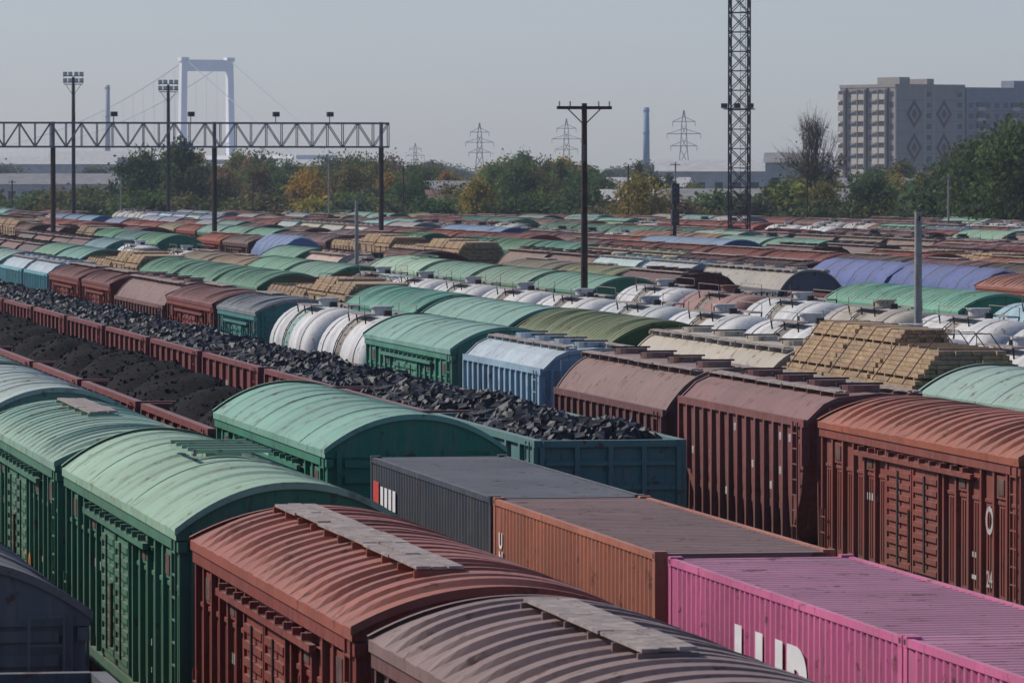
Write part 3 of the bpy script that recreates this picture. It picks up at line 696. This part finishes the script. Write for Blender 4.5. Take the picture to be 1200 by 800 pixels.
# ------------------------------------------------------------------ chimneys, pylons, bridge
M_PALE = simple('pale_concrete', (.36, .37, .38), .9, .1, .12, 0, 0); M_BLUEC = simple('painted_chimney', (.15, .23, .31), .8, .1, .2, 0, 0)
def chim(bear, dist, h, r, mt):
    p = MB(); p.beam((0, 0, 0), (0, 0, h), r * 1.4, 0, 24, r, sm=True); p.beam((0, 0, h - 2), (0, 0, h - 1.2), r * 1.2, 0, 24); p.beam((0, 0, h * .7), (0, 0, h * .7 + .6), r * 1.3, 0, 24)
    obj('chimney', p.mesh('chimney', [mt]), P(bear, dist))
chim(5.96, 3000, 59, 1.3, M_PALE); chim(11.69, 2500, 40.5, 1.3, M_BLUEC)
M_HV = simple('weathered_pylon_steel', (.15, .155, .16), .7, 2, .2)
def hv(bear, dist, h, rz=0):
    p = MB(); lv = [0, .22, .42, .58, .72, .85, 1.0]; wd = [3.2, 2.3, 1.6, 1.1, .9, .75, .12]
    w = .13
    for i in range(6):
        a, c2, wa, wb = lv[i] * h, lv[i + 1] * h, wd[i] * h / 30, wd[i + 1] * h / 30
        cs = ((-1, -1), (1, -1), (1, 1), (-1, 1))
        for k in range(4):
            s1 = cs[k]; s2 = cs[(k + 1) % 4]
            p.beam((s1[0] * wa, s1[1] * wa, a), (s1[0] * wb, s1[1] * wb, c2), w)
            p.beam((s1[0] * wa, s1[1] * wa, a), (s2[0] * wb, s2[1] * wb, c2), w * .7); p.beam((s2[0] * wa, s2[1] * wa, a), (s1[0] * wb, s1[1] * wb, c2), w * .7)
    for z, ar in ((.62, 4.2), (.75, 5.4), (.88, 3.6)):
        ar *= h / 30
        for s in (-1, 1):
            p.beam((0, 0, z * h), (s * ar, 0, z * h), w); p.beam((0, 0, z * h + 1.6), (s * ar, 0, z * h), w * .8); p.beam((s * ar, 0, z * h), (s * ar, 0, z * h - 1.5), .1)
    obj('power_pylon', p.mesh('power_pylon', [M_HV]), P(bear, dist), rz)
hv(9.915, 1900, 27.5, -.2); hv(10.84, 2000, 30, -.2); hv(12.09, 1700, 29.5, -.2); hv(9.23, 2600, 24.5, -.2)
M_BW = simple('white_bridge_paint', (.74, .75, .76), .7, .05, .06, 0, 0); M_CAB = simple('bridge_cable', (.42, .43, .45), .7, .05, .06, 0, 0)
p = MB(); hh = 79; hwid = 16.0; SP = 760
for s in (-1, 1):
    p.beam((0, s * hwid * 1.03, 0), (0, s * hwid * .95, hh), 3.1, 0, 4, 2.6)
p.box(-1.8, 1.8, -hwid, hwid, hh - 7.5, hh - .6, 0); p.box(-1.8, 1.8, -hwid, hwid, 15.5, 18.1, 0)
for s in (-1, 1):
    p.box(-2.6, 2.6, s * hwid * .95 - 2.6, s * hwid * .95 + 2.6, hh - 1.5, hh + .8, 0)
    pts = []
    for k in range(51):
        t = k / 50; x = -SP * t; pts.append((x, s * 14.2, 24 + (hh - 25) * (1 - 2 * t) ** 2))
    for k in range(50):
        p.beam(pts[k], pts[k + 1], .34, 1)
        if k > 0: p.beam(pts[k], (pts[k][0], pts[k][1], 20), .08, 1)
    p.beam((0, s * 14.2, hh), (170, s * 14.2, 12), .22, 1)
p.box(-SP - 100, 150, -13, 13, 18.2, 20.6, 0)
for x in (-SP,):
    for s in (-1, 1): p.beam((x, s * 15.4, 0), (x, s * 14.2, hh), 3.1, 0, 4, 2.6)
    p.box(x - 1.8, x + 1.8, -15, 15, hh - 7.5, hh - .6, 0)
obj('suspension_bridge', p.mesh('suspension_bridge', [M_BW, M_CAB]), P(7.01, 3250), math.radians(-72))
# ------------------------------------------------------------------ buildings
M_WALL = simple('panel_wall', (.27, .24, .21), .9, .4, .1); M_WALL2 = simple('grey_panel_wall', (.21, .22, .25), .9, .4, .1)
M_WIN = simple('window_glass', (.03, .035, .045), .25, 1, .6, 0, 0); M_TRIM = simple('brown_panel', (.09, .045, .04), .9, 1, .2); M_LOG = simple('loggia_panel', (.44, .39, .33), .9, 1, .1)
M_SLATE = simple('slate_roof', (.22, .21, .20), .9, .5, .2); M_FENCE = simple('whitewash', (.42, .41, .38), .9, .5, .15); M_RROOF = simple('rusty_roof', (.17, .10, .075), .9, .5, .3)
BM = [M_WALL, M_WALL2, M_WIN, M_TRIM, M_LOG, M_SLATE, M_FENCE, M_RROOF]
def sub(me_name, mb, name, parent): o = obj(name, mb.mesh(me_name, BM)); o.parent = parent; return o
def apartment(loc, rz, Wf, De, Hh, style):
    root = bpy.data.objects.new('apartment_building', None); root.location = loc; root.rotation_euler = (0, 0, rz); sc.collection.objects.link(root)
    wl = 0 if style == 0 else 1
    w = MB(); w.box(0, Wf, 0, De, 0, Hh, wl)
    w.box(-.15, Wf + .15, -.15, De + .15, Hh, Hh + .9, wl); w.box(Wf * .3, Wf * .45, De * .3, De * .7, Hh + .9, Hh + 3, wl); w.box(Wf * .7, Wf * .8, De * .3, De * .7, Hh + .9, Hh + 2.6, wl)
    sub('walls', w, 'walls', root)
    n = int(Hh / 3); q = MB(); t = MB()
    cols = int(Wf / 3.1)
    if style == 0:
        for x in (Wf * .27, Wf * .70):
            for k in range(3):
                zc = Hh * (.22 + .28 * k); r = 2.9; r2 = 4.2
                for sc_, mm, d in ((1, 3, .06), (.62, 0, .1), (.36, 3, .14)):
                    t.poly([(x - r * sc_, -d, zc), (x, -d, zc - r2 * sc_), (x + r * sc_, -d, zc), (x, -d, zc + r2 * sc_)], mm)
        for x in (Wf * .485, Wf * .93):
            for f in range(n):
                q.box(x - .8, x + .8, -.08, .05, f * 3 + .9, f * 3 + 2.3, 2); t.box(x - .85, x + .85, -.16, -.02, f * 3 + .75, f * 3 + .87, 4)
        for x in (0.05, Wf * .42, Wf * .55, Wf - .35): t.box(x, x + .3, -.12, -.02, 0, Hh, 4)
    else:
        for ci in range(cols):
            x = (ci + .5) * Wf / cols
            for f in range(n):
                if ci % 4 == 1: t.box(x - 1.3, x + 1.3, -1.1, -.02, f * 3 + .1, f * 3 + 1.15, 4); q.box(x - 1.2, x + 1.2, -.9, -.03, f * 3 + 1.15, f * 3 + 2.5, 2)
                else: q.box(x - .8, x + .8, -.08, .05, f * 3 + .9, f * 3 + 2.4, 2); t.box(x - .95, x + .95, -.14, -.02, f * 3 + .75, f * 3 + .87, 4)
    for f in range(n): t.box(0, Wf, -.04, -.01, f * 3 - .04, f * 3 + .04, 3)
    cols = max(3, int(De / 3.0))
    for ci in range(cols):
        y = (ci + .5) * De / cols
        for f in range(n):
            if ci % 3 != 0:
                t.box(-1.2, -.02, y - 1.2, y + 1.2, f * 3 + .1, f * 3 + 1.7, 4); q.box(-1.0, -.03, y - 1.1, y + 1.1, f * 3 + 1.7, f * 3 + 2.7, 2)
                t.box(-1.2, -.02, y - 1.3, y - 1.21, f * 3, f * 3 + 3, 4)
            else: q.box(-.08, .05, y - .7, y + .7, f * 3 + .9, f * 3 + 2.4, 2)
        if ci % 3 == 0: t.box(-.5, -.02, y + 1.35, y + 1.5, 0, Hh, 3)
    sub('windows', q, 'windows', root); sub('trim', t, 'balconies_and_trim', root)
    return root
pA = P(14.335, 1500); apartment((pA.x, pA.y, 0), math.radians(25), 25, 24.5, 33.5, 0)
pB = P(15.09, 1516); apartment((pB.x, pB.y, 0), math.radians(25), 70, 14, 32.8, 1)
def shed(bear, dist, W, Dp, Hh, rz, roofmat=5, wall=6, name='warehouse'):
    root = bpy.data.objects.new(name, None); root.location = P(bear, dist); root.rotation_euler = (0, 0, math.radians(rz)); sc.collection.objects.link(root)
    w = MB(); w.box(-W / 2, W / 2, 0, Dp, 0, Hh, wall); sub('walls', w, 'walls', root)
    r = MB(); h2 = min(2.5, Dp * .18)
    r.grid([[(-W / 2 - .4, -.4, Hh - .1), (W / 2 + .4, -.4, Hh - .1)], [(-W / 2 - .4, Dp / 2, Hh + h2), (W / 2 + .4, Dp / 2, Hh + h2)], [(-W / 2 - .4, Dp + .4, Hh - .1), (W / 2 + .4, Dp + .4, Hh - .1)]], roofmat)
    for s in (-1, 1): r.poly([(s * W / 2, 0, Hh), (s * W / 2, Dp, Hh), (s * W / 2, Dp / 2, Hh + h2 - .05)], wall)
    sub('roof', r, 'roof', root)
    q = MB(); k = int(W / 4)
    for i in range(k): x = -W / 2 + (i + .5) * W / k; q.box(x - .9, x + .9, -.06, .05, Hh * .4, Hh * .75, 2)
    sub('win', q, 'windows', root)
shed(12.9, 700, 26, 12, 5.2, -12); shed(12.25, 720, 26, 10, 5.4, -12, 6); shed(10.25, 900, 30, 12, 6, -10, 5); shed(14.0, 900, 22, 12, 6.5, -12); shed(9.72, 760, 9, 8, 5.6, -5, 7); shed(13.3, 1000, 12, 10, 11.5, -15, 5); shed(12.75, 1200, 40, 14, 10.0, -12, 6); shed(5.3, 1300, 60, 16, 7, -5, 5); shed(5.0, 1900, 70, 20, 13, -5, 6); shed(5.9, 2100, 40, 20, 16, -5, 6); shed(7.4, 1100, 30, 12, 6, -5, 7); shed(8.2, 1250, 40, 12, 7, -5, 6); shed(11.3, 1100, 34, 12, 6.5, -5, 6)
# ------------------------------------------------------------------ trees
m, nt, b = newmat('foliage'); oi = N(nt, 'ShaderNodeObjectInfo'); v, tc = coords(nt)
n1 = noise_n(nt, v, .55, 3); n2 = noise_n(nt, v, 3, 3)
c = mixc(nt, maprange(nt, n1, .35, .65, 0, 1), mixc(nt, 1.0, oi.outputs['Color'], (.55, .6, .55), 'MULTIPLY'), mixc(nt, 1.0, oi.outputs['Color'], (1.6, 1.5, 1.2), 'MULTIPLY'))
c = mixc(nt, maprange(nt, n2, .4, .7, 0, .3), c, (.11, .10, .04)); L(nt, c, b.inputs['Base Color']); b.inputs['Roughness'].default_value = .8; b.inputs['Specular IOR Level'].default_value = .2
tr = N(nt, 'ShaderNodeBsdfTranslucent'); L(nt, c, tr.inputs[0]); mx = N(nt, 'ShaderNodeMixShader'); mx.inputs[0].default_value = .4
L(nt, b.outputs[0], mx.inputs[1]); L(nt, tr.outputs[0], mx.inputs[2]); L(nt, mx.outputs[0], nt.nodes['Material Output'].inputs[0])
M_LEAF = m; M_BARK = simple('bark', (.07, .055, .045), .95, 3)
def tree(seed, Hh=12, Wd=4.2, nc=60, nl=95, base=.22, leaf=.31, bare=False):
    rr = random.Random(seed); t = MB()
    t.beam((0, 0, 0), (rr.uniform(-.3, .3), 0, Hh * .55), .28, 0, 8, .12, sm=True)
    cl = []
    for i in range(nc):
        a = rr.uniform(0, 2 * PI); zz = rr.random(); 
        prof = math.sin(PI * min(1, zz * .86 + .14)) ** .6
        r = Wd * prof * math.sqrt(rr.random()) * (1 + .35 * math.sin(a * 2 + seed) + .2 * math.sin(a * 3 + seed * 2))
        z = Hh * (base + (1 - base) * zz * .93)
        cl.append(Vector((r * math.cos(a), r * math.sin(a), z)))
    for c_ in cl[:22] if not bare else cl:
        p0 = Vector((0, 0, Hh * (.15 + .35 * rr.random()))); mid = (p0 + c_) / 2 + Vector((rr.uniform(-.4, .4), rr.uniform(-.4, .4), .4))
        t.beam(p0, mid, .1, 0, 5, .06); t.beam(mid, c_, .06, 0, 4, .02)
        if bare:
            for k in range(12):
                e = c_ + Vector((rr.gauss(0, .7), rr.gauss(0, .7), abs(rr.gauss(.5, .8)))); s0 = mid.lerp(c_, rr.random()); t.beam(s0, e, .03, 0, 3, .01)
                for _ in range(2): t.beam(s0.lerp(e, rr.uniform(.3, 1)), e + Vector((rr.gauss(0, .5), rr.gauss(0, .5), abs(rr.gauss(.3, .4)))), .015, 0, 3, .006)
    for c_ in cl:
        s = rr.uniform(.55, 1.15) * Wd / 4
        k_n = nl if not bare else (60 if c_.z < Hh * .66 else (10 if rr.random() < .5 else 0))
        for _ in range(k_n):
            p_ = c_ + Vector((rr.gauss(0, s), rr.gauss(0, s), rr.gauss(0, s * .75)))
            if p_.z < .2: continue
            u_ = Vector((rr.gauss(0, 1), rr.gauss(0, 1), rr.gauss(0, 1))).normalized(); w_ = u_.cross(Vector((rr.gauss(0, 1), rr.gauss(0, 1), rr.gauss(0, 1)))).normalized()
            q = leaf * rr.uniform(.5, 1.2) * (.6 if bare else 1); t.poly([p_ - u_ * q, p_ + w_ * q * .6, p_ + u_ * q, p_ - w_ * q * .6], 1)
    return t.mesh('tree_mesh', [M_BARK, M_LEAF])
TV = [tree(1), tree(2, 12, 4.6, 75), tree(3, 12, 3.4, 50, base=.12), tree(4, 12, 2.0, 40, base=.08), tree(5, 12, 5.2, 70, base=.15), tree(6, 12, 3.8, 46, base=.1)]
BV = [tree(11, 5, 3.2, 30, 70, .02), tree(12, 5, 4.0, 36, 70, .0)]
TB = tree(21, 17, 3.4, 54, 10, .3, bare=True)
tops = [(-60, 222), (60, 226), (140, 215), (152, 186), (200, 178), (235, 176), (255, 186), (300, 174), (325, 186), (345, 178), (395, 190), (410, 172), (430, 176), (455, 178), (475, 196), (500, 180), (520, 182), (545, 208), (565, 188), (600, 180), (630, 170), (660, 176), (685, 184), (700, 196), (720, 212), (745, 190), (770, 196), (790, 204), (815, 208), (835, 216), (900, 218), (925, 210), (940, 192), (985, 200), (1000, 204), (1030, 194), (1050, 192), (1075, 200), (1100, 188), (1120, 178), (1140, 156), (1170, 142), (1190, 152), (1260, 165)]
def top(u):
    for (a, x), (b_, y_) in zip(tops, tops[1:]):
        if a <= u <= b_: return x + (y_ - x) * (u - a) / (b_ - a)
    return 200
belt = bpy.data.objects.new('distant_tree_belt', None); sc.collection.objects.link(belt)
cols = [(.07, .105, .035), (.055, .088, .032), (.085, .115, .038), (.11, .125, .04), (.065, .10, .045), (.30, .23, .05), (.19, .17, .045), (.28, .17, .05), (.13, .11, .05)]
cw = [8, 7, 7, 6, 6, 2.8, 4.5, 1.2, 3]
u = -60
while u < 1260:
    for lay in range(3):
        uu = u + R.uniform(-14, 14); dm = 850 - (uu / 1200) * 210 + lay * 110 + R.uniform(0, 60)
        if uu < 145: dm += 350
        tp = top(uu) + abs(R.gauss(0, 14)) + (2 - lay) * 8 - (7 if R.random() < .15 else 0)
        h = max(3.5, 9.15 + (205 - tp) * dm / 6300); be = 10.26 + math.degrees(math.atan((uu - 600) / 6300))
        me = R.choice(TV) if h > 6 else R.choice(BV); s = h / (12.3 if h > 6 else 5.4)
        o = obj('tree', me, P(be, dm), R.uniform(0, 6.28), belt, (s * R.uniform(.7, 1.05), s * R.uniform(.7, 1.05), s)); o.color = (*[q * R.uniform(.8, 1.25) for q in R.choices(cols, cw)[0]], 1)
    u += 17
u = -60
while u < 1260:
    for lay in range(2):
        uu = u + R.uniform(-14, 14); dm = 800 - (uu / 1200) * 200 + lay * 70 + R.uniform(0, 30); be = 10.26 + math.degrees(math.atan((uu - 600) / 6300))
        s = R.uniform(.6, 1.3) * (1.25 if uu > 900 else 1); o = obj('shrub', R.choice(BV), P(be, dm), R.uniform(0, 6.28), belt, (s * 1.3, s * 1.3, s)); o.color = (*[q * R.uniform(.8, 1.3) for q in R.choices(cols, cw)[0]], 1)
    u += 14
for k in range(170):
    be = R.uniform(4.2, 16.3); dm = R.uniform(1500, 2600); s = R.uniform(.8, 1.25)
    o = obj('tree', R.choice(TV), P(be, dm), R.uniform(0, 6.28), belt, (s * 1.8, s * 1.8, s * .9)); o.color = (.08, .10, .065, 1)
o = obj('bare_tree', TB, P(13.46, 690)); o.color = (.12, .12, .04, 1)
for be, dm, h, ci, ti in ((6.35, 800, 13, 1, 0), (6.75, 790, 14.5, 0, 2), (15.35, 560, 13, 1, 1), (15.65, 540, 14.5, 0, 4), (15.2, 640, 12.5, 3, 5), (11.65, 640, 9.0, 5, 0), (6.62, 820, 13.5, 4, 5), (9.9, 700, 9.0, 5, 5), (15.5, 600, 14, 2, 0), (15.5, 570, 11, 1, 4), (15.75, 580, 13, 0, 1), (15.3, 600, 12.5, 0, 0), (13.6, 660, 8.5, 6, 5), (14.1, 650, 9.5, 4, 0), (14.6, 640, 9.2, 6, 5), (14.85, 620, 9.8, 1, 0)):
    s = h / 12.3; o = obj('tree', TV[ti], P(be, dm), h * 1.7, None, (s * .9, s * .9, s)); o.color = (*cols[ci], 1)
# ------------------------------------------------------------------ haze, light, camera
hz = MB(); hz.box(-3500, 4500, -300, 6500, -2, 260, 0)
m = bpy.data.materials.new('air_haze'); m.use_nodes = True; nt = m.node_tree; nt.nodes.clear()
vo = N(nt, 'ShaderNodeVolumeScatter'); vo.inputs['Color'].default_value = (.80, .90, 1, 1); vo.inputs['Density'].default_value = .0001; vo.inputs['Anisotropy'].default_value = .0
out = N(nt, 'ShaderNodeOutputMaterial'); L(nt, vo.outputs[0], out.inputs['Volume'])
obj('atmospheric_haze', hz.mesh('haze', [m]))
to_sun = Vector((-.62, .42, .66)).normalized()
el = math.asin(to_sun.z); az = math.atan2(to_sun.x, to_sun.y)
w = bpy.data.worlds.new('World'); sc.world = w; w.use_nodes = True; nt = w.node_tree
sky = N(nt, 'ShaderNodeTexSky', sky_type='NISHITA'); sky.sun_disc = False; sky.sun_elevation = el; sky.sun_rotation = az; sky.air_density = 1.0; sky.dust_density = .6; sky.ozone_density = 3
bg = nt.nodes['Background']; bg.inputs[1].default_value = .099
tint = mixc(nt, 1.0, sky.outputs[0], (.86, .94, 1.20), 'MULTIPLY')
L(nt, tint, bg.inputs[0])
sl = bpy.data.lights.new('Sun', 'SUN'); sl.energy = 4.1; sl.angle = math.radians(.5); sl.color = (1, .94, .85)
so = bpy.data.objects.new('Sun', sl); so.rotation_euler = (-to_sun).to_track_quat('-Z', 'Y').to_euler(); sc.collection.objects.link(so)
cam = bpy.data.cameras.new('Camera'); co = bpy.data.objects.new('Camera', cam); sc.collection.objects.link(co)
cam.sensor_width = 36; cam.lens = 189; cam.clip_start = 1; cam.clip_end = 40000
co.location = (0, 0, 9.15); co.rotation_euler = (math.radians(90 - 1.773), 0, math.radians(-10.26))
cam.dof.use_dof = True; cam.dof.focus_distance = 130; cam.dof.aperture_fstop = 9
sc.camera = co
sc.view_settings.view_transform = 'Standard'; sc.view_settings.look = 'None'; sc.view_settings.exposure = 0
